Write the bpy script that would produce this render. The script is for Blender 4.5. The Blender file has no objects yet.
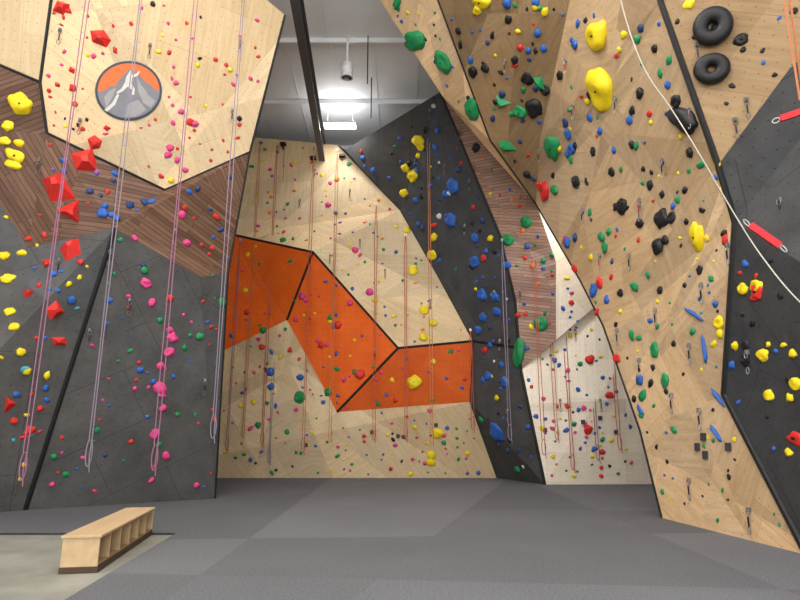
import bpy, bmesh, math, random
from mathutils import Vector, Matrix, noise
from mathutils.bvhtree import BVHTree
from mathutils.geometry import tessellate_polygon
random.seed(11)
scene=bpy.context.scene
try:
    scene.view_settings.view_transform='Standard'
except Exception: pass
F=578.0; TH=math.radians(12.67); CAM=Vector((0,0,1.6))
FW=Vector((0,math.cos(TH),math.sin(TH))); UP=Vector((0,-math.sin(TH),math.cos(TH))); RT=Vector((1,0,0))
def ray(u,v): return FW+RT*((u-400)/F)+UP*((300-v)/F)
def P(u,v,y):
    d=ray(u,v); return CAM+d*(y/d.y)
def G(u,v,z=0.0):
    d=ray(u,v); return CAM+d*((z-CAM.z)/d.z)
def onp(a,b,c,u,v):
    n=(b-a).cross(c-a); d=ray(u,v); return CAM+d*((a-CAM).dot(n)/d.dot(n))
# ------------------------------------------------------------ materials
def newmat(name,rough=0.6):
    m=bpy.data.materials.new(name); m.use_nodes=True
    nt=m.node_tree; b=nt.nodes['Principled BSDF']; b.inputs['Roughness'].default_value=rough
    return m,nt,b
def N(nt,t,**k):
    n=nt.nodes.new(t)
    for a,v in k.items(): setattr(n,a,v)
    return n
def mixc(nt,a,b,fac,mode='MIX'):
    m=nt.nodes.new('ShaderNodeMix'); m.data_type='RGBA'; m.blend_type=mode
    for sock,val in ((m.inputs[0],fac),(m.inputs[6],a),(m.inputs[7],b)):
        if hasattr(val,'is_output'): nt.links.new(val,sock)
        else: sock.default_value=val if not isinstance(val,tuple) else (*val,1)
    return m.outputs[2]
def ramp(nt,src,p0,p1,c0=(0,0,0),c1=(1,1,1)):
    r=nt.nodes.new('ShaderNodeValToRGB'); e=r.color_ramp.elements
    e[0].position=p0; e[1].position=p1; e[0].color=(*c0,1); e[1].color=(*c1,1)
    nt.links.new(src,r.inputs[0]); return r.outputs[0]
def noise_t(nt,vec,scale,detail=3,sc=None,rough=0.5):
    n=nt.nodes.new('ShaderNodeTexNoise'); n.inputs['Scale'].default_value=scale; n.inputs['Detail'].default_value=detail
    n.inputs['Roughness'].default_value=rough
    if sc:
        mp=nt.nodes.new('ShaderNodeMapping'); mp.inputs['Scale'].default_value=sc
        nt.links.new(vec,mp.inputs[0]); vec=mp.outputs[0]
    nt.links.new(vec,n.inputs['Vector']); return n.outputs['Fac']
def bump(nt,b,src,s=0.2,d=0.01):
    n=nt.nodes.new('ShaderNodeBump'); n.inputs['Strength'].default_value=s; n.inputs['Distance'].default_value=d
    nt.links.new(src,n.inputs['Height']); nt.links.new(n.outputs[0],b.inputs['Normal'])
def brick(nt,vec,w,h,mort,off=0.5):
    n=nt.nodes.new('ShaderNodeTexBrick'); n.offset=off
    n.inputs['Scale'].default_value=1; n.inputs['Brick Width'].default_value=w; n.inputs['Row Height'].default_value=h
    n.inputs['Mortar Size'].default_value=mort; n.inputs['Mortar Smooth'].default_value=0
    n.inputs['Color1'].default_value=(0,0,0,1); n.inputs['Color2'].default_value=(1,1,1,1); n.inputs['Mortar'].default_value=(.5,.5,.5,1)
    nt.links.new(vec,n.inputs['Vector']); return n
def dots(nt,vec,step,rad):
    mp=nt.nodes.new('ShaderNodeMapping'); mp.inputs['Scale'].default_value=(1/step,1/step,0)
    nt.links.new(vec,mp.inputs[0])
    fr=N(nt,'ShaderNodeVectorMath',operation='FRACTION'); nt.links.new(mp.outputs[0],fr.inputs[0])
    ds=N(nt,'ShaderNodeVectorMath',operation='DISTANCE'); nt.links.new(fr.outputs[0],ds.inputs[0]); ds.inputs[1].default_value=(.5,.5,0)
    lt=N(nt,'ShaderNodeMath',operation='LESS_THAN'); nt.links.new(ds.outputs['Value'],lt.inputs[0]); lt.inputs[1].default_value=rad/step
    return lt.outputs[0]
def wallmat(name,c0,c1,kind='ply',rough=.6):
    m,nt,b=newmat(name,rough); b.inputs['Specular IOR Level'].default_value=.22
    uv=N(nt,'ShaderNodeUVMap').outputs[0]
    tone=N(nt,'ShaderNodeAttribute',attribute_name='tone').outputs['Color']
    if kind=='ply':
        g=noise_t(nt,uv,2.2,5,(0.6,5,1),.6)
        big=noise_t(nt,uv,.9,3)
        col=mixc(nt,c0,c1,ramp(nt,g,.32,.7))
        col=mixc(nt,col,tuple(x*.8 for x in c0),ramp(nt,big,.5,.9,(0,0,0),(.5,.5,.5)))
        br=brick(nt,uv,2.44,1.22,.004)
        t=mixc(nt,(.90,.88,.85),(1.06,1.06,1.06),br.outputs['Color'])
        col=mixc(nt,col,t,1.0,'MULTIPLY')
        col=mixc(nt,col,tuple(x*.75 for x in c0),br.outputs['Fac'])
        col=mixc(nt,col,tuple(x*.3 for x in c0),dots(nt,uv,.2,.009))
    elif kind=='plank':
        br=brick(nt,uv,1.9,.10,.006)
        g=noise_t(nt,uv,3,5,(.7,9,1),.6)
        col=mixc(nt,c0,c1,br.outputs['Color'])
        col=mixc(nt,col,tuple(x*.5 for x in c0),ramp(nt,g,.45,.75,(0,0,0),(.7,.7,.7)))
        col=mixc(nt,col,tuple(x*.4 for x in c0),br.outputs['Fac'])
        bump(nt,b,br.outputs['Color'],.25,.01)
    elif kind=='grey':
        g=noise_t(nt,uv,1.3,6,None,.65); g2=noise_t(nt,uv,9,4,(1,2.2,1))
        col=mixc(nt,c0,c1,ramp(nt,g,.3,.72))
        col=mixc(nt,col,tuple(x*1.5 for x in c1),ramp(nt,g2,.6,.85,(0,0,0),(.5,.5,.5)))
        br=brick(nt,uv,2.44,1.22,.006)
        col=mixc(nt,col,tuple(x*.6 for x in c0),br.outputs['Fac'])
        col=mixc(nt,col,tuple(x*.2 for x in c0),dots(nt,uv,.2,.010))
        bump(nt,b,g2,.3,.01)
    else:
        g=noise_t(nt,uv,1.6,4)
        col=mixc(nt,c0,c1,ramp(nt,g,.3,.7))
        col=mixc(nt,col,tuple(x*.3 for x in c0),dots(nt,uv,.2,.012))
    col=mixc(nt,col,tone,1.0,'MULTIPLY')
    nt.links.new(col,b.inputs['Base Color']); return m
M={}
M['ply']=wallmat('birch_plywood',(.60,.46,.285),(.72,.58,.385))
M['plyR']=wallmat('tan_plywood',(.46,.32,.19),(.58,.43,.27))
M['plyD']=wallmat('shaded_tan_plywood',(.27,.18,.10),(.36,.255,.145))  # overhang shade put into a darker plywood colour
M['plyW']=wallmat('whitewashed_plywood',(.80,.71,.59),(.90,.82,.71))
M['wood']=wallmat('walnut_planks',(.105,.055,.037),(.195,.113,.078),'plank')
M['woodP']=wallmat('rosy_planks',(.29,.17,.13),(.45,.295,.235),'plank')
M['grey']=wallmat('charcoal_texture',(.060,.061,.065),(.105,.106,.110),'grey',.8)
M['greyD']=wallmat('dark_charcoal_texture',(.04,.041,.044),(.075,.076,.08),'grey',.8)
M['orange']=wallmat('orange_paint',(.72,.11,.008),(.82,.145,.012),'paint')
def flat(name,c,rough=.5,metal=0,var=.15,sc=6,emit=None):
    m,nt,b=newmat(name,rough); b.inputs['Metallic'].default_value=metal
    b.inputs['Specular IOR Level'].default_value=.35
    tc=N(nt,'ShaderNodeTexCoord').outputs['Object']
    n=noise_t(nt,tc,sc,4)
    col=mixc(nt,tuple(x*(1-var) for x in c),tuple(min(1,x*(1+var)) for x in c),n)
    nt.links.new(col,b.inputs['Base Color'])
    if emit: b.inputs['Emission Color'].default_value=(*c,1); b.inputs['Emission Strength'].default_value=emit
    return m
M['black']=flat('black_edge_trim',(.008,.008,.009),.5)
HC={'red':(.60,.025,.02),'pink':(.66,.05,.22),'yellow':(.78,.60,.01),'green':(.012,.23,.075),'blue':(.025,.11,.42),
    'black':(.010,.010,.012),'orange':(.8,.2,.02),'white':(.7,.7,.66),'purple':(.17,.08,.36),'teal':(.05,.3,.36),'navy':(.02,.05,.16)}
for k,c in HC.items(): M['h_'+k]=flat('hold_'+k,c,.5,0,.2,9)
M['steel']=flat('galvanised_steel',(.45,.45,.46),.35,.8)
M['beam']=flat('painted_beam',(.09,.095,.105),.5,.2)
M['ceil']=flat('ceiling_white',(.84,.85,.87),.8,0,.03,2)
M['white']=flat('white_enamel',(.8,.8,.8),.4,0,.03)
M['outer']=flat('outer_wall_paint',(.72,.72,.70),.85,0,.05,1)
M['bulb']=flat('led_panel',(1,1,.97),.5,0,0,1,14)
def link(o): scene.collection.objects.link(o); return o
def mkobj(name,bm,mats,smooth=False,parent=None):
    me=bpy.data.meshes.new(name); bm.to_mesh(me); bm.free()
    for m in mats: me.materials.append(m)
    if smooth:
        for p in me.polygons: p.use_smooth=True
    o=link(bpy.data.objects.new(name,me))
    if parent: o.parent=parent
    return o
def box(bm,c,s,R=None,mi=0):
    r=bmesh.ops.create_cube(bm,size=1)
    M4=Matrix.Diagonal((*s,1)); 
    if R is not None: M4=R.to_4x4()@M4
    M4=Matrix.Translation(c)@M4
    bmesh.ops.transform(bm,matrix=M4,verts=r['verts'])
    for f in {f for v in r['verts'] for f in v.link_faces}: f.material_index=mi
def tube(bm,a,b,r,seg=6,mi=0,r2=None):
    d=b-a; q=d.to_track_quat('Z','Y').to_matrix().to_4x4()
    res=bmesh.ops.create_cone(bm,cap_ends=True,segments=seg,radius1=r,radius2=r if r2 is None else r2,depth=d.length)
    bmesh.ops.transform(bm,matrix=Matrix.Translation((a+b)/2)@q,verts=res['verts'])
    for f in {f for v in res['verts'] for f in v.link_faces}: f.material_index=mi
# ------------------------------------------------------------ walls
ALLV=[];ALLT=[];OWN=[]
def build_wall(name,facets,strips):
    keys=[]; bm=bmesh.new(); uvl=bm.loops.layers.uv.new('UVMap'); cl=bm.loops.layers.float_color.new('tone')
    for fi,(mk,pts,ncut,base) in enumerate(facets):
        if mk not in keys: keys.append(mk)
        n=Vector((0,0,0)); c=sum(pts,Vector())/len(pts)
        for i in range(len(pts)): n+=(pts[i]-c).cross(pts[(i+1)%len(pts)]-c)
        n.normalize()
        if n.dot(CAM-c)<0: n=-n
        t1=Vector((0,0,1)).cross(n).normalized(); t2=n.cross(t1)
        tris=tessellate_polygon([pts])
        vs=[bm.verts.new(p) for p in pts]
        fs=[]
        for t in tris:
            try:
                f=bm.faces.new([vs[i] for i in t]); f.normal_update()
                if f.normal.dot(CAM-f.calc_center_median())<0: f.normal_flip()
                fs.append(f)
            except Exception: pass
        i0=len(ALLV); ALLV.extend(pts)
        for t in tris: ALLT.append([i0+i for i in t]); OWN.append(name)
        rnd=random.Random(fi*7+len(name)*13)
        cuts=[]
        for k in range(ncut):
            w=[rnd.random()+.05 for _ in pts]; s=sum(w); q=sum((p*(x/s) for p,x in zip(pts,w)),Vector())
            q=q+(rnd.choice(pts)-q)*rnd.uniform(0,.6)
            a=rnd.choice([.5,.95,1.2,2.0,2.4,2.75,1.57])+rnd.uniform(-.15,.15)
            cuts.append((q,(t1*math.cos(a)+t2*math.sin(a))))
        for q,cn in cuts:
            geom=list({v for f in fs for v in f.verts})+list({e for f in fs for e in f.edges})+fs
            r=bmesh.ops.bisect_plane(bm,geom=geom,plane_co=q,plane_no=cn,dist=1e-4)
            fs=list({f for f in r['geom'] if isinstance(f,bmesh.types.BMFace)})
        for f in fs:
            cc=f.calc_center_median()
            key=sum((1<<i_k) for i_k,(q,cn) in enumerate(cuts) if (cc-q).dot(cn)>0)
            rr=random.Random(key*131+fi*991)
            sp=(.24 if mk!='ply' else .17) if mk.startswith('ply') else .07
            t=base*(1+rr.uniform(-sp,sp*.7)); w=rr.uniform(-.01,.06)
            ang=rr.choice([0,.45,-.5,1.57,1.0,-1.1]) if ncut else 0
            if mk=='woodP': ang=rr.choice([.25,-.1,.1])
            for l in f.loops:
                d=l.vert.co-c; x=d.dot(t1); y=d.dot(t2)
                l[uvl].uv=(x*math.cos(ang)-y*math.sin(ang)+50+fi*3.3, x*math.sin(ang)+y*math.cos(ang)+50)
                l[cl]=(t*(1+w),t,t*(1-w*1.5),1)
            f.material_index=keys.index(mk)
    keys.append('black'); bi=len(keys)-1
    for line,w in strips:
        for a,b in zip(line[:-1],line[1:]):
            tube(bm,a,b,w,8,bi)
    return mkobj(name,bm,[M[k] for k in keys])
# left wall
h=P(47,133,11.0); f_=P(250,152,13.2); j=P(285,15,12.4)
g=onp(h,f_,j,165,190); q=onp(h,f_,j,62,-80); i_=onp(h,f_,j,40,82); kt=onp(h,f_,j,165,-85)
a=G(25,510); b=G(215,498.5); c=P(115,228,11.9); d=P(200,277,13.1); e=P(228,273,13.7); m=P(28,248,11.5)
n_=P(-60,110,10.4); o_=P(-40,48,10.3); p_=P(-170,110,9.4); r_=P(-170,-80,9.0); bl=G(-170,527)
back=Vector((-2.0,5,0))
build_wall('wall_left',[
 ('grey',[bl,a,c,m,n_,p_],3,.95),('grey',[a,b,e,d,c],3,.9),
 ('ply',[q,i_,h,g,f_,j,kt],7,.95),
 ('wood',[i_,h,m,n_,o_],1,.9),('wood',[h,g,c,m],1,1.0),('wood',[g,f_,e,d,c],2,.95),
 ('ply',[n_,o_,i_,q,r_,p_],1,.95),
 ('grey',[b,b+back,e+back,e],0,.8),('wood',[e,e+back,f_+back,f_],0,.8),('ply',[f_,f_+back,j+back,j],0,.9),('ply',[j,j+back,kt+back,kt],0,.8)],
 [([a,c],.05),([h,g,f_],.03),([q,i_,h],.03),([o_,i_],.03),([b,e,f_,j],.025),([f_,j],.03)])
# back wall
B={}
B['b0']=G(110,478); B['b1']=G(497,478); B['b2']=G(545,484.5); B['b3']=G(635,483.5); B['b4']=G(720,484)
B['l1']=P(110,372,20.5); B['l2']=P(110,215,20.4); B['l3']=P(150,128,20.3)
B['o1']=P(225,350,20.3); B['o2']=P(235,235,20.2); B['o3']=P(313,252,19.4); B['o4']=P(287,320,19.9)
B['o5']=P(398,348,19.6); B['o6']=P(337,412,20.1); B['o7']=P(473,341,19.6); B['o8']=P(470,402,19.8)
B['t1']=P(250,137,20.2); B['t2']=P(338,145,20.1)
B['g1']=P(345,150,19.6); B['g2']=P(400,210,19.9); B['g3']=P(440,280,19.7); B['g4']=P(440,92,17.0)
B['w1']=P(500,235,17.4); B['w2']=P(515,300,17.8); B['w3']=P(521,370,18.1)
B['w4']=P(556,340,17.6); B['w5']=P(556,262,17.0); B['w6']=P(535,200,16.4); B['w7']=P(450,60,16.2); B['w8']=P(590,170,16.3)
B['x1']=P(720,200,17.0); B['w25']=B['w2'].lerp(B['w3'],.68)
L=lambda *k:[B[x] for x in k]
build_wall('wall_back',[
 ('ply',L('b0','b1','o8','o6','o4','o1','l1'),9,1.0),
 ('orange',L('l1','o1','o2','l2'),0,1.0),('orange',L('o1','o4','o3','o2'),1,1.0),('orange',L('o3','o5','o6','o4'),0,.93),('orange',L('o5','o7','o8','o6'),1,.72),
 ('ply',L('l2','o2','o3','o5','o7','g3','g2','t2','t1','l3'),10,1.04),
 ('greyD',L('t2','g1','g4','w1','w2','o7','g3','g2'),4,1.15),
 ('greyD',L('o7','w2','w3','b2','b1','o8'),2,1.1),
 ('woodP',L('g4','w7','w6','w5','w4','w3','w2','w1'),3,1.0),
 ('plyW',L('w6','w8','x1','b4','b3','b2','w3','w4','w5'),3,1.1),
 ],
 [(L('l2','o2','o3','o5','o7','w25'),.04),(L('o3','o4'),.045),(L('o5','o6'),.045),(L('g4','w1','w2','w3','b2'),.045),(L('t2','g2','g3','o7','o8','b1'),.018)])
# right wall
R={}
R['s0']=P(370,-22,13.0); R['s1']=P(380,0,13.0); R['s2']=P(443,97,14.2); R['s2b']=P(488,150,14.8); R['s3']=P(536,204,15.0); R['s4']=P(580,280,13.6)
R['s5']=P(603,325,12.7); R['s6']=P(640,430,11.7); R['s7']=G(662,518); R['q']=G(807,555)
R['k0']=P(420,-40,11.9); R['k1']=P(438,0,12.2); R['k2']=P(490,140,14.2)
R['m0']=P(585,-150,9.8); R['m1']=P(570,0,10.4); R['m2']=P(540,140,13.3)
R['e0']=P(640,-235,8.3); R['e1']=P(660,0,8.6); R['e2']=P(718,165,8.8); R['e3']=P(735,222,8.9); R['e4']=P(724,395,9.6)
R['r0']=P(980,-235,6.6); R['r1']=P(980,-90,6.6); R['r2']=P(960,360,6.2); R['r3']=G(920,602); R['r4']=P(790,68,8.0)
K=lambda *k:[R[x] for x in k]
backR=Vector((3,2.5,0))
build_wall('wall_right',[  # upper overhanging facets get darker tones, their shade baked into the colour
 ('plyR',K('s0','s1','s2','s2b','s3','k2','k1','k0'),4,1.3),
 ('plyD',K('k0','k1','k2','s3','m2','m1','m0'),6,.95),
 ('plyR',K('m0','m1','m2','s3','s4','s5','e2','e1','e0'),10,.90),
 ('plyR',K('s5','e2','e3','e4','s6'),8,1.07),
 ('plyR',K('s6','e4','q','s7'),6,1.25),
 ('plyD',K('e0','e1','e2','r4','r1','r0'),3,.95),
 ('grey',K('e2','r4','r1','r2','e3'),2,.7),
 ('greyD',K('e3','r2','r3','q','e4'),3,.7),
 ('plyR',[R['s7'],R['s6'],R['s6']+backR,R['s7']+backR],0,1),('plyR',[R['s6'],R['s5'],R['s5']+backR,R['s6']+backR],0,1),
 ],
 [(K('e0','e1','e2','e3','e4','q'),.05),(K('k0','k1','k2','s3'),.025),(K('s3','s4','s5','s6','s7'),.025)])
# ------------------------------------------------------------ room shell
def zc(y): return 13.05+(21-y)*.06
bm=bmesh.new()
x0,x1,y0,y1=-13,11,-13,23.5
vs=[bm.verts.new(v) for v in ((x0,y0,zc(y0)),(x0,y1,zc(y1)),(x1,y1,zc(y1)),(x1,y0,zc(y0)))]
bm.faces.new(vs)
r=bmesh.ops.extrude_face_region(bm,geom=bm.faces[:]); bmesh.ops.translate(bm,vec=(0,0,.2),verts=[v for v in r['geom'] if isinstance(v,bmesh.types.BMVert)])
ceil=mkobj('ceiling',bm,[M['ceil']])
bm=bmesh.new()
for k in range(11):
    y=21.8-k*3.1; box(bm,Vector((-1,y,zc(y)-.09)),(23.6,.07,.16),None,0)
for k in range(17):
    x=-12+k*1.4; yy=5.2; box(bm,Vector((x,yy,zc(yy)-.012)),(.03,36.4,.02),Matrix.Rotation(-math.atan(.06),3,'X'),0)
mkobj('trim_1',bm,[M['ceil']])
for nm,cen,sz in (('wall_outer_left',(x0-.1,5.2,7),(.2,36.6,15)),('wall_outer_right',(x1+.1,5.2,7),(.2,36.6,15)),('wall_outer_back',(-1,y1+.1,6.8),(24,.2,13.6))):
    bm=bmesh.new(); box(bm,Vector(cen),sz); mkobj(nm,bm,[M['outer']])
bm=bmesh.new()
for cen,sz in (((-1,y0-.1,.5),(24,.2,1.0)),((-1,y0-.1,12.8),(24,.2,4.6)),((-11.6,y0-.1,5.75),(2.8,.2,9.5)),((9.6,y0-.1,5.75),(2.8,.2,9.5))): box(bm,Vector(cen),sz)
mkobj('wall_outer_front',bm,[M['outer']])
bm=bmesh.new()
for k in range(8): box(bm,Vector((-10.2+k*18.4/7,y0-.05,5.75)),(.12,.12,9.5))
for k in range(5): box(bm,Vector((-1,y0-.05,1+k*9.5/4)),(18.4,.12,.12))
mkobj('added_window_1',bm,[M['beam']])  # unseen window frame added around the front fill light
ld=bpy.data.lights.new('front_fill','AREA'); ld.shape='RECTANGLE'; ld.size=18; ld.size_y=9; ld.energy=3200; ld.color=(1,.97,.92)  # fill area light added behind the camera to even out contrast
lo_=link(bpy.data.objects.new('front_fill_light',ld)); lo_.location=(-1,y0-.3,5.75); lo_.rotation_euler=(math.pi/2,0,0)
# floor : carpet mats
mt,nt,bs=newmat('grey_carpet_mat',.95); bs.inputs['Specular IOR Level'].default_value=.1
tc=N(nt,'ShaderNodeTexCoord').outputs['Object']
tone=N(nt,'ShaderNodeAttribute',attribute_name='tone').outputs['Color']
fn=noise_t(nt,tc,40,5,(1,1,1),.8); bn=noise_t(nt,tc,.5,3)
col=mixc(nt,(.178,.180,.193),(.080,.081,.087),ramp(nt,fn,.36,.66))
col=mixc(nt,col,(.20,.20,.212),ramp(nt,bn,.45,.7,(0,0,0),(.2,.2,.2)))
col=mixc(nt,col,tone,1.0,'MULTIPLY')
nt.links.new(col,bs.inputs['Base Color']); bump(nt,bs,fn,.6,.012)
mc,nt,bs=newmat('polished_concrete',.5)
tc=N(nt,'ShaderNodeTexCoord').outputs['Object']
c1=noise_t(nt,tc,1.2,6,None,.65)
col=mixc(nt,(.18,.18,.15),(.32,.315,.27),ramp(nt,c1,.3,.7)); nt.links.new(col,bs.inputs['Base Color'])
K1=G(176,533); K2=G(95,600); dirn=(K2-K1).normalized(); K3=K1+dirn*12
bm=bmesh.new(); cl=bm.loops.layers.float_color.new('tone')
pts=[Vector((x0,y1,0)),Vector((x1,y1,0)),Vector((x1,y0,0)),Vector((K3.x,y0,0)),Vector(K1),Vector((x0,K1.y,0))]
t=tessellate_polygon([pts]); vv=[bm.verts.new(p) for p in pts]
fs=[bm.faces.new([vv[i_x] for i_x in tr]) for tr in t]
cuts=[]
for (ua,va,ub,vb) in ((285,512,198,576),(198,575,362,579),(472,506,352,600),(150,507,800,512),(560,495,800,596),(120,540,700,533)):
    A=G(ua,va);E=G(ub,vb); dd=(E-A).normalized(); cuts.append((A,Vector((-dd.y,dd.x,0)),dd,))
for q_,cn,_ in cuts:
    geom=list({v for f in fs for v in f.verts})+list({e_ for f in fs for e_ in f.edges})+fs
    r=bmesh.ops.bisect_plane(bm,geom=geom,plane_co=q_,plane_no=cn,dist=1e-4)
    fs=list({f for f in r['geom'] if isinstance(f,bmesh.types.BMFace)})
for f in fs:
    cc=f.calc_center_median(); key=sum((1<<k) for k,(q_,cn,_) in enumerate(cuts) if (cc-q_).dot(cn)>0)
    t=1+random.Random(key*37+3).uniform(-.15,.15)
    for l in f.loops: l[cl]=(t,t,t,1)
pc=[Vector(K1),Vector((K3.x,y0,0)),Vector((x0,y0,0)),Vector((x0,K1.y,0))]
z=-.03
lo=[bm.verts.new((p.x,p.y,z)) for p in pc]; fc=bm.faces.new(lo); fc.material_index=1
hi=[bm.verts.new(p) for p in pc]
for u0,u1 in ((0,1),(3,0)):
    f2=bm.faces.new([lo[u0],lo[u1],hi[u1],hi[u0]])
    for l in f2.loops: l[cl]=(.3,.3,.3,1)
bm.normal_update()
for fx in bm.faces:
    if abs(fx.normal.z)>.5 and fx.normal.z<0: fx.normal_flip()
mkobj('floor',bm,[mt,mc])
# ------------------------------------------------------------ bvh + holds
BV=BVHTree.FromPolygons(ALLV,ALLT)
def cast(u,v):
    dd=ray(u,v).normalized(); loc,nn,idx,ds=BV.ray_cast(CAM,dd)
    if loc is None: return None
    if nn.dot(dd)>0: nn=-nn
    return loc,nn,OWN[idx],(loc-CAM).dot(FW)
tb=bmesh.new(); bmesh.ops.create_icosphere(tb,subdivisions=2,radius=1)
IV=[v.co.copy() for v in tb.verts]; IF=[[v.index for v in f.verts] for f in tb.faces]; tb.free()
tb=bmesh.new(); bmesh.ops.create_icosphere(tb,subdivisions=3,radius=1)
IV3=[v.co.copy() for v in tb.verts]; IF3=[[v.index for v in f.verts] for f in tb.faces]; tb.free()
HB={}
def sink(own):
    if own not in HB: HB[own]={'v':[],'f':[],'m':[],'s':[]}
    return HB[own]
CK=list(HC.keys())
def hold(u,v,s,col,kind='blob',asp=1.0,rot=None,depth=.6,toward=None):
    r=cast(u,v)
    if not r: return
    loc,nn,own,dep=r; S=sink(own); rad=s/2*dep/F/math.sqrt(asp)
    cf=max(.35,abs(nn.dot((loc-CAM).normalized()))); rad/=cf**.35
    t1=Vector((0,0,1)).cross(nn)
    if t1.length<1e-3: t1=Vector((1,0,0))
    t1.normalize(); t2=nn.cross(t1)
    if rot is None: rot=random.uniform(0,6.28)
    ax=t1*math.cos(rot)+t2*math.sin(rot)
    if toward is not None:   # long axis laid on the wall plane
        def hp(du,dv):
            dd=ray(u+du,v+dv); return CAM+dd*((loc-CAM).dot(nn)/dd.dot(nn))
        hv=hp(*toward)-loc; tl=math.hypot(*toward)
        pv=hp(-toward[1]/tl*s/2,toward[0]/tl*s/2)-loc
        ax=hv.normalized(); py=(pv-ax*pv.dot(ax)).length
        rad=min(py,s/2*dep/F*2.0); asp=hv.length/rad; depth=depth*(s/2*dep/F)/rad*1.2
    ay=nn.cross(ax)
    b0=len(S['v']); sd=Vector((random.random()*50,random.random()*50,0)); ci=CK.index(col)
    if kind=='pyr':
        k=random.choice([3,4,4,5]); ring=[]; 
        for i in range(k):
            an=i*6.2832/k+random.uniform(-.25,.25); rr=rad*random.uniform(.85,1.15)
            ring.append((an,rr))
        tip=(random.uniform(-.3,.3)*rad,random.uniform(-.3,.3)*rad)
        for an,rr in ring: S['v'].append(loc+ax*math.cos(an)*rr*asp+ay*math.sin(an)*rr)
        for an,rr in ring: S['v'].append(loc+ax*(tip[0]+math.cos(an)*rr*.28)+ay*(tip[1]+math.sin(an)*rr*.28)+nn*rad*depth*1.1)
        for i in range(k):
            S['f'].append([b0+i,b0+(i+1)%k,b0+k+(i+1)%k,b0+k+i]); S['m'].append(ci); S['s'].append(False)
        S['f'].append([b0+k+i for i in range(k)]); S['m'].append(ci); S['s'].append(False)
        return
    if kind=='ring':
        n1,n2=24,10
        for i in range(n1):
            A=i*6.2832/n1
            for jx in range(n2):
                Bn=jx*6.2832/n2; rr=rad*(.62+.40*math.cos(Bn))
                S['v'].append(loc+ax*math.cos(A)*rr*asp+ay*math.sin(A)*rr+nn*(rad*.3*(1+math.sin(Bn))))
        for i in range(n1):
            for jx in range(n2):
                S['f'].append([b0+i*n2+jx,b0+((i+1)%n1)*n2+jx,b0+((i+1)%n1)*n2+(jx+1)%n2,b0+i*n2+(jx+1)%n2]); S['m'].append(ci); S['s'].append(True)
        return
    iv,iff=(IV3,IF3) if s>9 else (IV,IF)
    amp=.22 if s>9 else .3
    lip=random.uniform(.3,.55)
    for vv_ in iv:
        w=1+amp*noise.noise(vv_*1.3+sd)*1.6
        x,y,zz=vv_.x*w*asp,vv_.y*w,vv_.z*w
        zz=max(zz,-.12)*depth
        if s>7: zz-=lip*depth*math.exp(-((x/asp)**2*3+(y-.25)**2*7)) if zz>.1 else 0
        S['v'].append(loc+ax*x*rad+ay*y*rad+nn*zz*rad)
    for ff in iff:
        S['f'].append([b0+i for i in ff]); S['m'].append(ci); S['s'].append(True)
    if s>12:
        b1=len(S['v']); cc=loc+nn*rad*depth*.75
        for i in range(6): S['v'].append(cc+(ax*math.cos(i*1.047)+ay*math.sin(i*1.047))*.022)
        for i in range(6): S['v'].append(cc+nn*.03+(ax*math.cos(i*1.047)+ay*math.sin(i*1.047))*.018)
        for i in range(6): S['f'].append([b1+i,b1+(i+1)%6,b1+6+(i+1)%6,b1+6+i]); S['m'].append(CK.index('black')); S['s'].append(False)
        S['f'].append([b1+6+i for i in range(6)]); S['m'].append(CK.index('black')); S['s'].append(False)
def inside(u,v,poly):
    r=False; n=len(poly)
    for i in range(n):
        (xa,ya),(xb,yb)=poly[i],poly[(i+1)%n]
        if (ya>v)!=(yb>v) and u<(xb-xa)*(v-ya)/(yb-ya)+xa: r=not r
    return r
def scatter(poly,n,cols,smin,smax):
    us=[p[0] for p in poly]; vs=[p[1] for p in poly]; k=0; cc=[c for c,w in cols for _ in range(w)]
    placed=[]; tries=0
    while k<n and tries<n*60:
        tries+=1
        u=random.uniform(min(us),max(us)); v=random.uniform(min(vs),max(vs))
        if not inside(u,v,poly): continue
        if any((u-x)**2+(v-y)**2<(smin*2.2)**2 for x,y in placed): continue
        if ((u-128)/38)**2+((v-91)/35)**2<1: continue
        placed.append((u,v)); s=smin+(smax-smin)*random.random()**1.8
        hold(u,v,s,random.choice(cc),'blob',random.choice([1,1,1.3,1.6])); k+=1
for u,v,s in ((101,38,18),(62,8,16),(68,10,9),(94,143,16),(84,160,29),(59,187,31),(69,210,29),(72,249,23),(55,311,21),(60,341,14),(28,293,12),(8,405,17),(30,432,12),(73,88,9),(107,128,7),(47,263,10),(115,50,7),(72,70,7),(75,104,7)):
    hold(u,v,s,'red','pyr',1.15)
for u,v,s,a in ((21,104,20,1),(15,156,14,1.5),(13,165,12,1.5),(4,141,10,1.3),(8,126,10,1),(19,143,9,1.3),(7,278,12,1.6),(10,312,9,1.3),(14,327,9,1.3),(21,352,9,1),(27,371,8,1),(4,256,9,1),(22,253,8,1.5),(88,55,4,1),(198,65,5,1),(171,180,6,1),(230,70,5,1)):
    hold(u,v,s,'yellow','blob',a,random.uniform(-.4,.4))
for u,v,s in ((170,148,7),(168,155,7),(182,215,8),(177,160,6),(195,124,7),(181,112,6),(146,283,10),(152,302,8),(172,338,10),(169,352,10),(161,366,8),(160,388,12),(155,434,10),(166,456,8),(163,408,7),(187,243,7),(185,170,6),(176,83,5),(135,238,6),(170,330,7)):
    hold(u,v,s,'pink','blob',1.2)
for u,v,s,c in ((102,213,10,'blue'),(105,206,7,'blue'),(145,202,8,'navy'),(117,218,7,'blue'),(190,122,8,'red'),(130,205,8,'navy'),(140,370,7,'blue'),(145,270,8,'green'),(200,336,8,'green'),(222,302,8,'green'),(72,300,8,'blue'),(110,300,6,'blue'),(170,298,7,'red'),(160,320,6,'green'),(120,240,5,'green')):
    hold(u,v,s,c)
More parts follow.
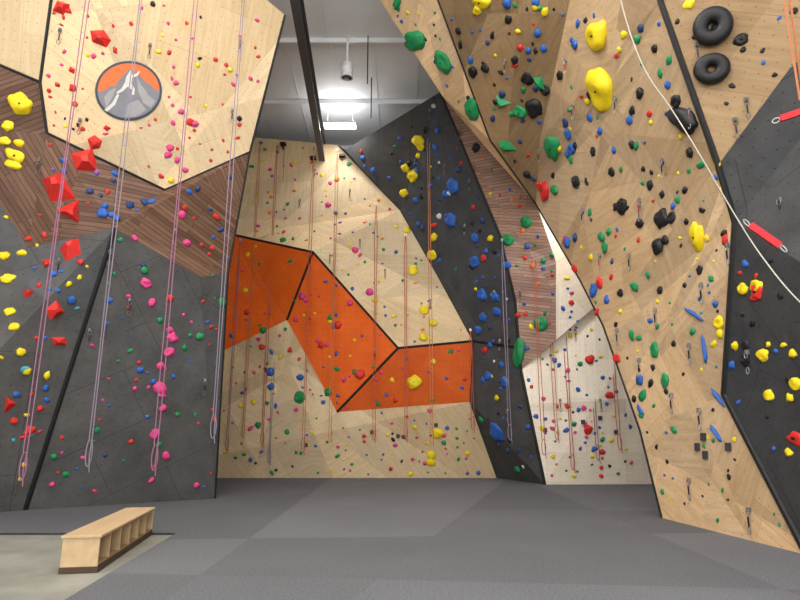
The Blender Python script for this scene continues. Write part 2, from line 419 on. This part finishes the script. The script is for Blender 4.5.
scatter([(55,2),(262,2),(280,18),(247,150),(168,186),(52,130),(45,80)],72,[('pink',5),('red',5),('yellow',1),('black',1)],2.5,5.2)
scatter([(50,140),(160,192),(245,158),(226,270),(118,222),(35,240)],34,[('blue',2),('navy',3),('red',3),('yellow',1),('purple',1)],3,7)
scatter([(118,235),(222,280),(212,490),(40,500)],64,[('pink',3),('red',3),('green',3),('blue',2),('navy',1)],2.6,6.2)
scatter([(0,210),(100,235),(22,500),(0,505)],34,[('yellow',3),('red',3),('blue',2),('teal',1)],3.3,7.5)
# back wall
for u,v,s in ((453,186,14),(451,220,13),(482,295,12),(495,297,10),(475,262,11),(497,432,15),(488,376,9),(483,317,9),(475,238,9),(507,265,9),(446,194,8),(497,312,9),(505,382,10),(490,345,6),(300,377,7),(270,372,9),(271,387,7),(478,330,8)):
    hold(u,v,s,'blue')
for u,v,s in ((418,141,12),(413,176,12),(405,168,9),(404,193,9),(434,237,9),(432,255,10),(414,382,14),(413,270,10),(424,310,10),(433,323,8),(423,337,9),(437,434,11),(431,455,9),(431,462,9),(407,230,7),(421,147,8),(375,300,6),(433,362,6),(392,380,5)):
    hold(u,v,s,'yellow')
for u,v,s in ((300,397,12),(328,392,8),(263,330,7),(355,372,6),(283,240,6),(432,400,5),(258,425,6),(287,432,5),(330,318,6),(508,240,13),(526,222,12),(541,324,14)): hold(u,v,s,'green')
hold(519,353,10,'green','blob',1,0,.8,(2,-16))
for u,v,s in ((360,374,10),(321,345,7),(338,325,8),(290,350,5),(247,312,6),(262,347,6),(395,400,5),(590,360,9),(588,430,9),(602,452,6),(485,350,6),(522,345,6),(484,258,7)): hold(u,v,s,'red')
for u,v,s in ((370,292,8),(355,250,7),(328,205,6),(302,297,7),(306,300,5),(350,303,6),(327,345,5)): hold(u,v,s,'pink')
scatter([(252,142),(338,150),(398,215),(436,285),(468,338),(400,343),(318,250),(240,230)],105,[('pink',4),('yellow',4),('orange',2),('blue',3),('green',3),('purple',1)],2.0,4.6)
scatter([(237,240),(312,257),(392,348),(468,345),(468,400),(340,408),(287,318),(229,345)],52,[('pink',4),('blue',4),('green',2),('yellow',1),('red',1)],2.5,5.5)
scatter([(220,475),(226,355),(285,325),(335,415),(468,405),(492,474)],120,[('pink',4),('blue',4),('green',3),('yellow',3),('black',2),('red',2),('purple',1)],2.1,5.2)
scatter([(350,152),(436,98),(495,235),(512,300),(520,370),(538,478),(502,476),(474,402),(476,340),(442,280),(400,208)],95,[('blue',4),('black',3),('navy',2),('yellow',1),('red',1),('white',1),('green',1)],2.6,6.5)
scatter([(470,135),(530,205),(552,265),(552,338),(523,362),(503,235)],26,[('green',2),('red',2),('yellow',1),('blue',2),('orange',1)],3,6)
scatter([(540,225),(600,340),(632,430),(632,478),(548,480),(524,375),(558,345)],95,[('yellow',4),('pink',4),('red',3),('blue',4),('green',2),('black',1),('orange',1)],2.5,6)
# right wall
hold(598,35,21,'yellow','blob',1,0,.8,(-4,-13)); hold(602,89,24,'yellow','blob',1,0,.8,(-10,-20)); hold(698,237,13,'yellow','blob',1,0,.9,(0,-15))
hold(481,2,17,'yellow','blob',1.4); hold(477,10,10,'yellow')
for u,v,s in ((689,4,10),(723,190,8),(719,322,11),(720,334,8),(743,289,11),(757,286,12),(735,346,8),(763,355,12),(769,395,11),(796,384,12),(793,354,8),(717,165,8),(790,398,8),(536,6,8),(545,12,8)): hold(u,v,s,'yellow')
for u,v,s in ((415,41,21),(443,62,19),(472,110,17),(502,102,16),(507,146,16),(520,112,13),(540,84,15),(553,148,19),(397,4,10),(431,88,9),(555,190,9),(602,237,9),(605,247,9),(635,287,9),(571,160,6),(655,350,11),(643,395,9),(632,335,8),(665,380,11),(648,275,6),(674,430,7),(590,212,6),(577,185,6)):
    hold(u,v,s,'green','pyr' if s>14 and random.random()<.4 else 'blob',1.4)
hold(713,28,36,'black','ring',1.1); hold(712,70,31,'black','ring',1.1); hold(684,119,21,'black','blob',1,0,.8,(14,8))
for u,v,s in ((534,108,17),(527,79,12),(545,90,10),(473,72,10),(485,68,9),(476,148,9),(593,152,8),(662,219,16),(658,246,13),(665,240,9),(622,206,14),(672,218,10),(640,223,9),(690,153,9),(676,101,11),(640,93,9),(576,182,10),(508,20,8),(527,175,8),(741,40,13),(745,345,10),(745,360,10),(650,185,8),(700,270,8),(660,290,7),(612,172,8),(632,145,7),(685,190,7),(590,95,8),(560,75,8),(515,60,8)):
    hold(u,v,s,'black')
for u,v,s in ((545,190,14),(540,186,8),(600,283,9),(757,292,13),(755,297,9),(617,358,9),(796,439,14),(575,268,7),(597,312,6),(725,240,8),(565,240,6),(609,395,8)): hold(u,v,s,'red','blob',1.3)
for u,v,s in ((572,149,10),(568,153,7),(568,134,9),(600,131,7),(594,290,11),(567,242,9),(614,150,6),(640,380,9),(575,45,8),(538,33,8),(590,118,7),(507,3,9),(536,3,9),(630,120,8),(607,300,7)): hold(u,v,s,'blue')
for u,v,s,tw in ((694,314,3.6,(9,6)),(705,349,3.6,(2,13)),(719,398,3.6,(8,10)),(716,433,3.6,(7,10)),(641,410,3,(3,5))):
    hold(u,v,s,'blue','blob',1,0,1.6,tw)
scatter([(390,5),(432,5),(485,140),(495,160),(470,125)],18,[('green',2),('black',1),('blue',1),('yellow',1)],2.3,4.6)
scatter([(445,5),(565,5),(540,130),(535,195),(498,150)],46,[('blue',3),('black',4),('yellow',2),('red',1),('navy',3),('green',1)],3,7.5)
scatter([(575,5),(655,5),(712,165),(604,320),(545,205),(548,140)],75,[('blue',3),('yellow',2),('green',3),('black',4),('red',1),('navy',2)],3,7.8)
scatter([(716,172),(730,225),(718,395),(642,428),(606,325)],46,[('black',5),('blue',3),('yellow',2),('green',2),('teal',1)],2.6,7)
scatter([(645,432),(720,398),(790,535),(668,512)],24,[('blue',3),('black',4),('yellow',2),('green',2)],2.6,5.4)
scatter([(668,5),(795,5),(790,60),(722,155)],14,[('black',5),('blue',1)],4,8)
scatter([(740,230),(800,270),(800,500),(728,392)],18,[('yellow',3),('black',3),('blue',2),('red',1)],4,8)
for own,S in HB.items():
    me=bpy.data.meshes.new('climbing_holds'); me.from_pydata([tuple(v) for v in S['v']],[],S['f'])
    for k in CK: me.materials.append(M['h_'+k])
    me.polygons.foreach_set('material_index',S['m']); me.polygons.foreach_set('use_smooth',S['s']); me.update()
    bmx=bmesh.new(); bmx.from_mesh(me); bmesh.ops.recalc_face_normals(bmx,faces=bmx.faces); bmx.to_mesh(me); bmx.free()
    link(bpy.data.objects.new('climbing_holds',me))
# ------------------------------------------------------------ logo sign on left plywood
ln=(f_-h).cross(j-h).normalized()
if ln.dot(CAM-h)<0: ln=-ln
def LP(u,v,off): return onp(h,f_,j,u,v)+ln*off
bm=bmesh.new()
def disc(cx,cy,rx,ry,off,mi,n=48,a0=0,a1=6.2832):
    f=bm.faces.new([bm.verts.new(LP(cx+rx*math.cos(a0+(a1-a0)*k/n),cy+ry*math.sin(a0+(a1-a0)*k/n),off)) for k in range(n)]); f.material_index=mi
def polyl(pts,off,mi):
    ps=[LP(x,y,off) for x,y in pts]; vs=[bm.verts.new(p) for p in ps]
    for t in tessellate_polygon([ps]):
        f=bm.faces.new([vs[i] for i in t]); f.material_index=mi
disc(128.5,91,33.5,30,.012,0); disc(128.5,91,31,27.5,.02,1)
low=[(128.5+31*math.cos(t),91+27.5*math.sin(t)) for t in [x*math.pi/24 for x in range(0,25)]]
polyl(low+[(101,92),(106,90),(110,86),(114,87),(119,80),(124,75),(128,70),(131,69),(136,74),(140,76),(145,82),(150,85),(155,90)],.028,2)
polyl([(104,97),(110,90),(116,88),(112,98),(106,108)],.034,3)
polyl([(136,76),(141,85),(148,95),(155,101),(151,108),(143,103),(138,92)],.034,3)
polyl([(128,104),(138,100),(146,110),(136,117),(124,117)],.034,3)
polyl([(128.5,73),(130,70.5),(132,72),(131.5,75),(136,74),(139,71),(139.6,72.5),(137,76.5),(132,78),(131,84),(134.5,89),(134,95),(131.5,95),(131.5,90),(127.5,87),(122,92),(117,94),(116,92.5),(121,89),(124.5,83),(126,77)],.040,4)
polyl([(117,94),(112,103),(104,110),(107,112),(115,105),(119,95)],.040,4)
bm.normal_update()
for fx in bm.faces:
    if fx.normal.dot(ln)<0: fx.normal_flip()
mkobj('mountain_logo_sign',bm,[flat('logo_dark_blue_grey',(.05,.065,.09),.6),flat('logo_orange',(.70,.15,.04),.6),flat('logo_grey',(.20,.20,.23),.6),flat('logo_light_grey',(.32,.31,.32),.6),flat('logo_white',(.60,.58,.54),.6)])
# ------------------------------------------------------------ ropes
def ropemat(n,c1,c2):
    m,nt,b=newmat(n,.8); tc=N(nt,'ShaderNodeTexCoord').outputs['Object']
    w=N(nt,'ShaderNodeTexWave'); w.bands_direction='Z'; w.inputs['Scale'].default_value=9; w.inputs['Distortion'].default_value=1.5; nt.links.new(tc,w.inputs[0])
    nt.links.new(mixc(nt,c1,c2,w.outputs['Fac']),b.inputs['Base Color']); return m
RM={'pink':ropemat('rope_pink',(.34,.10,.19),(.26,.15,.22)),'red':ropemat('rope_red',(.42,.04,.03),(.48,.13,.08)),'grey':ropemat('rope_grey',(.18,.15,.20),(.30,.24,.31)),
    'orange':ropemat('rope_orange',(.55,.16,.05),(.42,.20,.10)),'white':ropemat('rope_white',(.62,.58,.5),(.42,.4,.36))}
def curve(name,paths,r,mat,parent=None):
    cu=bpy.data.curves.new(name,'CURVE'); cu.dimensions='3D'; cu.bevel_depth=r; cu.bevel_resolution=2
    for pts in paths:
        s=cu.splines.new('POLY'); s.points.add(len(pts)-1)
        for k,p in enumerate(pts): s.points[k].co=(p.x,p.y,p.z,1)
    cu.materials.append(mat); o=link(bpy.data.objects.new(name,cu)); o.parent=parent; return o
def rope(u,vb,vt,col,gap=.07,r=.010):
    rc=cast(u,vb)
    if not rc: return
    own=rc[2]; y=rc[0].y-.15
    def zat(v,y):
        bb=(300-v)/F; return 1.6+y*(math.sin(TH)+bb*math.cos(TH))/(math.cos(TH)-bb*math.sin(TH))
    for it in range(8):
        pb=P(u,vb,y); x=pb.x; zb=max(.15,pb.z); top=min(zat(vt,y),zc(y)-.1); ys=[]
        z=zb
        while z<top:
            l,nn,ix,ds=BV.ray_cast(Vector((x,3,z)),Vector((0,1,0)))
            if l is not None and OWN[ix]==own: ys.append(l.y)
            z+=.25
        y=.5*y+.5*(min(ys+[rc[0].y])-.18)
    y-=.05; pb=P(u,vb,y); x=pb.x; zb=max(.15,pb.z); top=min(zat(vt,y),zc(y)-.1)
    A=[];Bq=[]
    n=16
    for k in range(n+1):
        t=k/n; z=top+(zb+.45-top)*t; wb=.010*math.sin(t*9+u)
        A.append(Vector((x-gap/2*min(1,t*8)+wb,y,z))); Bq.append(Vector((x+gap/2*min(1,t*8)-wb,y-.03,z)))
    loop=[A[-1]]
    for k in range(13):
        a_=k/12*math.pi*2*.92+math.pi*.6; loop.append(Vector((x+.055*math.cos(a_),y-.02,zb+.22+.23*math.sin(a_))))
    tail=[Bq[-1],Vector((x+.03,y-.05,zb+.15)),Vector((x+.05,y-.04,zb-.10))]
    o=curve('climbing_rope',[A,Bq,loop,tail],r,RM[col])
    bm=bmesh.new(); tube(bm,Vector((x,y,top-.02)),Vector((x,y+.2,top+.02)),.015); box(bm,Vector((x,y,top)),(.07,.04,.09))
    c=mkobj('top_anchor',bm,[M['steel']],parent=o)
for u,vb,vt,col in ((22,480,-60,'pink'),(88,466,-60,'grey'),(154,470,-60,'pink'),(213,438,-60,'grey')): rope(u,vb,vt,col,.075,.010)
for u,vb,vt,col in ((243,437,145,'orange'),(262,445,145,'red'),(269,462,145,'grey'),(303,452,147,'red'),(330,440,150,'orange'),(374,440,205,'red'),(406,440,235,'red'),(432,444,105,'orange'),(473,430,330,'red'),
    (227,450,240,'pink'),(510,440,240,'grey'),(544,455,232,'red'),(573,470,300,'red'),(598,460,340,'pink'),(557,440,250,'orange'),(620,450,350,'red')): rope(u,vb,vt,col,.07,.0115)
def smooth(pts,n=6):
    out=[]
    for i in range(len(pts)-1):
        p0=pts[max(0,i-1)];p1=pts[i];p2=pts[i+1];p3=pts[min(len(pts)-1,i+2)]
        for k in range(n):
            t=k/n; out.append(.5*((2*p1)+(p2-p0)*t+(2*p0-5*p1+4*p2-p3)*t*t+(3*p1-p0-3*p2+p3)*t**3))
    return out+[pts[-1]]
wp=[P(612,-40,8.0),P(626,20,7.95),P(645,70,7.9),P(672,110,7.8),P(700,155,7.6),P(735,215,7.5),P(763,258,7.2),P(800,302,6.8),P(860,350,6.3)]
curve('climbing_rope',[smooth(wp)],.009,RM['white'])
curve('climbing_rope',[[P(770,-120,7.0),P(784,0,7.1),P(800,100,7.2)],[P(776,-120,7.0),P(790,0,7.1),P(803,95,7.2)]],.016,RM['orange'])
# ------------------------------------------------------------ quickdraws (one object)
bm=bmesh.new()
def draw(u,v,s=1.0,mi=1,big=False):
    rc=cast(u,v)
    if not rc: return
    p,nn=rc[0],rc[1]; o=p+nn*.05*s
    L_=.15*s; dn=Vector((0,0,-1)); side=dn.cross(nn).normalized()
    box(bm,p+nn*.02,(.05,.05,.07),None,0)
    def biner(cen):
        rx,rz=.03*s,.055*s; pr=None
        for k in range(11):
            a_=k*6.2832/10; q_=cen+side*rx*math.cos(a_)+Vector((0,0,1))*rz*math.sin(a_)
            if pr is not None: tube(bm,pr,q_,.007*s,4,0)
            pr=q_
    biner(o+dn*.05*s); 
    Rm=Matrix((side,nn,Vector((0,0,1)))).transposed()
    box(bm,o+dn*(.10*s+L_/2),(.025*s,.012,L_),Rm,mi)
    biner(o+dn*(.14*s+L_))
QD=[(690,110),(697,45),(735,120),(640,200),(616,98),(663,160),(728,245),(702,285),(656,310),(690,345),(640,360),(748,352),(746,100),(583,210),(600,255),(573,105),(566,60),(540,150),(460,130),(505,60),(520,290),(630,255),(618,330),(672,395),(700,410),(690,480),(750,510),
 (430,110),(445,165),(415,160),(470,180),(465,225),(350,190),(315,170),(300,200),(360,240),(385,270),(330,255),(500,340),(508,410),(260,260),(270,310),(375,350),(430,300),(780,200),
 (60,30),(240,40),(232,110),(150,45),(40,160),(110,250),(60,260),(90,330),(130,300),(205,380),(175,230),(80,120),(560,400),(600,400),(575,330),(640,205)]
random.seed(5)
for u,v in QD: draw(u,v,1.0,random.choice([1,1,1,1,2]))
mkobj('quickdraws',bm,[flat('carabiner_metal',(.22,.22,.23),.4,.6),M['black'],flat('sling_red',(.4,.03,.04),.7)])
bm=bmesh.new()
for (u0,v0,u1,v1) in ((750,225,780,246),(780,119,806,110)):
    A=P(u0,v0,7.3);Bq=P(u1,v1,7.2); dd=(Bq-A); R3=dd.to_track_quat('X','Z').to_matrix()
    box(bm,(A+Bq)/2,(dd.length,.05,.09),R3,1); 
    for E,sg in ((A,-1),(Bq,1)):
        ax=dd.normalized(); pr=None
        for k in range(13):
            a_=k*6.2832/12; q_=E+ax*sg*.05+ax*.05*math.cos(a_)+Vector((0,0,1))*.035*math.sin(a_)
            if pr is not None: tube(bm,pr,q_,.008,5,0)
            pr=q_
mkobj('belay_sling',bm,[M['steel'],flat('sling_bright_red',(.55,.02,.03),.6)])
# ------------------------------------------------------------ small route plates at the wall foot
bm=bmesh.new()
for u,v in ((372,432),(404,437),(398,436),(698,447),(706,455),(729,447),(704,437),(436,425),(583,422),(600,418),(616,432),(545,430),(306,445)):
    rc=cast(u,v)
    if rc:
        nn=rc[1]; s=Vector((0,0,1)).cross(nn).normalized(); u2=nn.cross(s); R3=Matrix((s,nn,u2)).transposed()
        box(bm,rc[0]+nn*.015,(.12,.03,.13),R3)
mkobj('route_tags',bm,[flat('tag_dark',(.05,.05,.055),.6)])
# ------------------------------------------------------------ bench with cubbies
mb,nt,bs=newmat('bench_birch',.55)
tc=N(nt,'ShaderNodeTexCoord').outputs['Object']
g1=noise_t(nt,tc,2,2,(4,.35,4)); nt.links.new(mixc(nt,(.47,.32,.17),(.55,.39,.22),ramp(nt,g1,.3,.7)),bs.inputs['Base Color'])
A=G(97,573,-.03); A.z=0; E=G(152,535,-.03); E.z=0
dy=(E-A).normalized(); Ln=(E-A).length
bench=bpy.data.objects.new('cubby_bench',None); link(bench); bench.location=(A.x,A.y,-.03); bench.rotation_euler=(0,0,math.atan2(dy.y,dy.x)-math.pi/2)
W=.42; H=.42
def bpart(nm,c_,s_,mat,bev=.004):
    bm=bmesh.new(); box(bm,Vector(c_),s_); bmesh.ops.bevel(bm,geom=bm.edges[:],offset=bev,segments=1,affect='EDGES'); o=mkobj(nm,bm,[mat],parent=bench); return o
dk=flat('bench_toe_kick',(.06,.035,.02),.6); ins=flat('bench_inner_ply',(.28,.185,.10),.6)
bpart('top',(-W/2,Ln/2,H-.015),(W+.03,Ln+.04,.03),mb)
bpart('end_1',(-W/2,.012,H/2+.02),(W-.01,.024,H-.10),mb)
bpart('end_2',(-W/2,Ln-.012,H/2+.02),(W-.01,.024,H-.10),mb)
bpart('back_panel',(-W+.012,Ln/2,H/2+.02),(.02,Ln-.03,H-.10),ins)
bpart('shelf',(-W/2,Ln/2,.085),(W-.01,Ln-.03,.02),ins)
bpart('toe_kick',(-W/2,Ln/2,.035),(W+.005,Ln+.01,.07),dk)
nb=6
for k in range(1,nb): bpart('divider_%d'%k,(-W/2+.01,Ln*k/nb,H/2+.02),(W-.03,.022,H-.13),mb)
bm=bmesh.new()
for x in (-.10,-W+.1):
    for zz in (.14,.34): box(bm,Vector((x,-.002,zz)),(.014,.006,.014))
mkobj('screws',bm,[M['steel']],parent=bench)
# ------------------------------------------------------------ ceiling things
A=P(294,0,12.5); E=P(322,160,20.0); dd=(E-A).normalized(); A2=A-dd*5; E2=E+dd*.2
bm=bmesh.new(); L_=(E2-A2).length; R3=dd.to_track_quat('Y','Z').to_matrix(); mid=(A2+E2)/2
upv=R3@Vector((0,0,1))
box(bm,mid+upv*.02,(.22,L_,.03),R3); box(bm,mid+upv*.38,(.03,L_,.7),R3); box(bm,mid+upv*.74,(.22,L_,.03),R3)
mkobj('steel_roof_beam',bm,[M['beam']])
bm=bmesh.new()
yj=16.0; zj=P(300,46,yj).z
box(bm,Vector((-1,yj,zj)),(14,.09,.03)); box(bm,Vector((-1,yj,zj+.08)),(14,.02,.16))
mkobj('steel_cross_brace',bm,[M['beam']])
cl=P(340,126,18.8); bm=bmesh.new(); box(bm,cl+Vector((0,0,.06)),(1.15,.40,.08),None,0); box(bm,cl,(1.10,.35,.045),None,1)
for s in (-.45,.45): tube(bm,cl+Vector((s,0,.08)),Vector((cl.x+s,cl.y,zc(cl.y))),.012,6,0)
mkobj('linear_ceiling_light',bm,[M['white'],M['bulb']])
pc_=P(347,70,15.5); bm=bmesh.new()
tube(bm,pc_+Vector((0,0,-.22)),pc_+Vector((0,0,.15)),.17,20,0,.20)
tube(bm,pc_+Vector((0,0,.15)),pc_+Vector((0,0,.27)),.20,20,0,.09); tube(bm,pc_+Vector((0,0,.27)),Vector((pc_.x,pc_.y,zc(pc_.y))),.035,10,0)
tube(bm,pc_+Vector((0,0,-.26)),pc_+Vector((0,0,-.21)),.19,20,0); tube(bm,pc_+Vector((0,0,-.265)),pc_+Vector((0,0,-.255)),.15,20,1)
mkobj('pendant_ventilator',bm,[M['white'],M['beam']],True)
bm=bmesh.new(); a_=P(371,118,17.5); tube(bm,a_,Vector((a_.x,a_.y,zc(a_.y))),.02); a2=P(368,40,15.5); tube(bm,a2-Vector((0,0,1.5)),Vector((a2.x,a2.y,zc(a2.y))),.018)
mkobj('hanging_rod',bm,[M['black']])
bm=bmesh.new()
for u,v in ((283,144),(313,158),(342,156)):
    p=P(u,v,20.0); box(bm,p,(.22,.2,.08),None,0); box(bm,p+Vector((0,.1,-.08)),(.05,.2,.14),None,0)
mkobj('top_rope_anchors',bm,[M['black']])
for (x,y) in ((-6.5,2.5),(-2.3,3),(2.2,3),(-3.6,7.2),(.3,7.4),(-8,-3),(-1,-4),(5,-3)):
    z=zc(y)-.75; ld=bpy.data.lights.new('high_bay_lamp','AREA'); ld.shape='RECTANGLE'; ld.size=1.6; ld.size_y=.8; ld.energy=265; ld.color=(1,.96,.90)
    o=link(bpy.data.objects.new('high_bay_light',None)); o.location=(x,y,z)
    lo_=link(bpy.data.objects.new('lamp',ld)); lo_.parent=o; lo_.location=(0,0,-.03)
    lu=bpy.data.lights.new('ceiling_fill_lamp','AREA'); lu.shape='RECTANGLE'; lu.size=1.4; lu.size_y=.6; lu.energy=160  # up-facing fill added to each high bay, brightens the ceiling
    l2=link(bpy.data.objects.new('ceiling_fill',lu)); l2.parent=o; l2.location=(0,0,.13); l2.rotation_euler=(math.pi,0,0)
    bm=bmesh.new(); box(bm,Vector((0,0,.06)),(1.7,.9,.1)); mkobj('housing',bm,[M['white']],parent=o)
    bm=bmesh.new(); tube(bm,Vector((0,0,.1)),Vector((0,0,.70)),.02); mkobj('stem',bm,[M['white']],parent=o)
ld=bpy.data.lights.new('strip_lamp','AREA'); ld.shape='RECTANGLE'; ld.size=1.1; ld.size_y=.3; ld.energy=75; ld.color=(1,.98,.95)
lo_=link(bpy.data.objects.new('strip_light_lamp',ld)); lo_.location=(cl.x,cl.y,cl.z-.04)
lu=bpy.data.lights.new('strip_ceiling_fill','AREA'); lu.shape='RECTANGLE'; lu.size=1.1; lu.size_y=.3; lu.energy=26  # fill added on top of the strip fixture to lighten the ceiling
lo_=link(bpy.data.objects.new('strip_ceiling_fill_light',lu)); lo_.location=(cl.x,cl.y,cl.z+.12); lo_.rotation_euler=(math.pi,0,0)
# added fill lamp hidden behind the right wall, brightens the whitewashed panels
ao=link(bpy.data.objects.new('added_fill_light',None)); ao.location=(5.2,15.4,8.0)
ld=bpy.data.lights.new('added_fill_lamp','AREA'); ld.shape='RECTANGLE'; ld.size=1.2; ld.size_y=.6; ld.energy=110; ld.color=(1,.97,.92)
lo_=link(bpy.data.objects.new('lamp',ld)); lo_.parent=ao; lo_.location=(0,0,-.04); lo_.rotation_euler=(.35,0,0)
bm=bmesh.new(); box(bm,Vector((0,0,.06)),(1.3,.7,.08)); tube(bm,Vector((0,0,.1)),Vector((0,0,zc(15.4)-8.0)),.02); mkobj('housing',bm,[M['white']],parent=ao)  # housing and stem added around the hidden fill lamp
w=bpy.data.worlds.new('w'); scene.world=w; w.use_nodes=True
w.node_tree.nodes['Background'].inputs[0].default_value=(.95,.97,1,1); w.node_tree.nodes['Background'].inputs[1].default_value=1.0
cd=bpy.data.cameras.new('camera'); cd.lens=F*36/800; cd.sensor_width=36; co=link(bpy.data.objects.new('camera',cd)); co.location=CAM; co.rotation_euler=(math.pi/2+TH,0,0); scene.camera=co
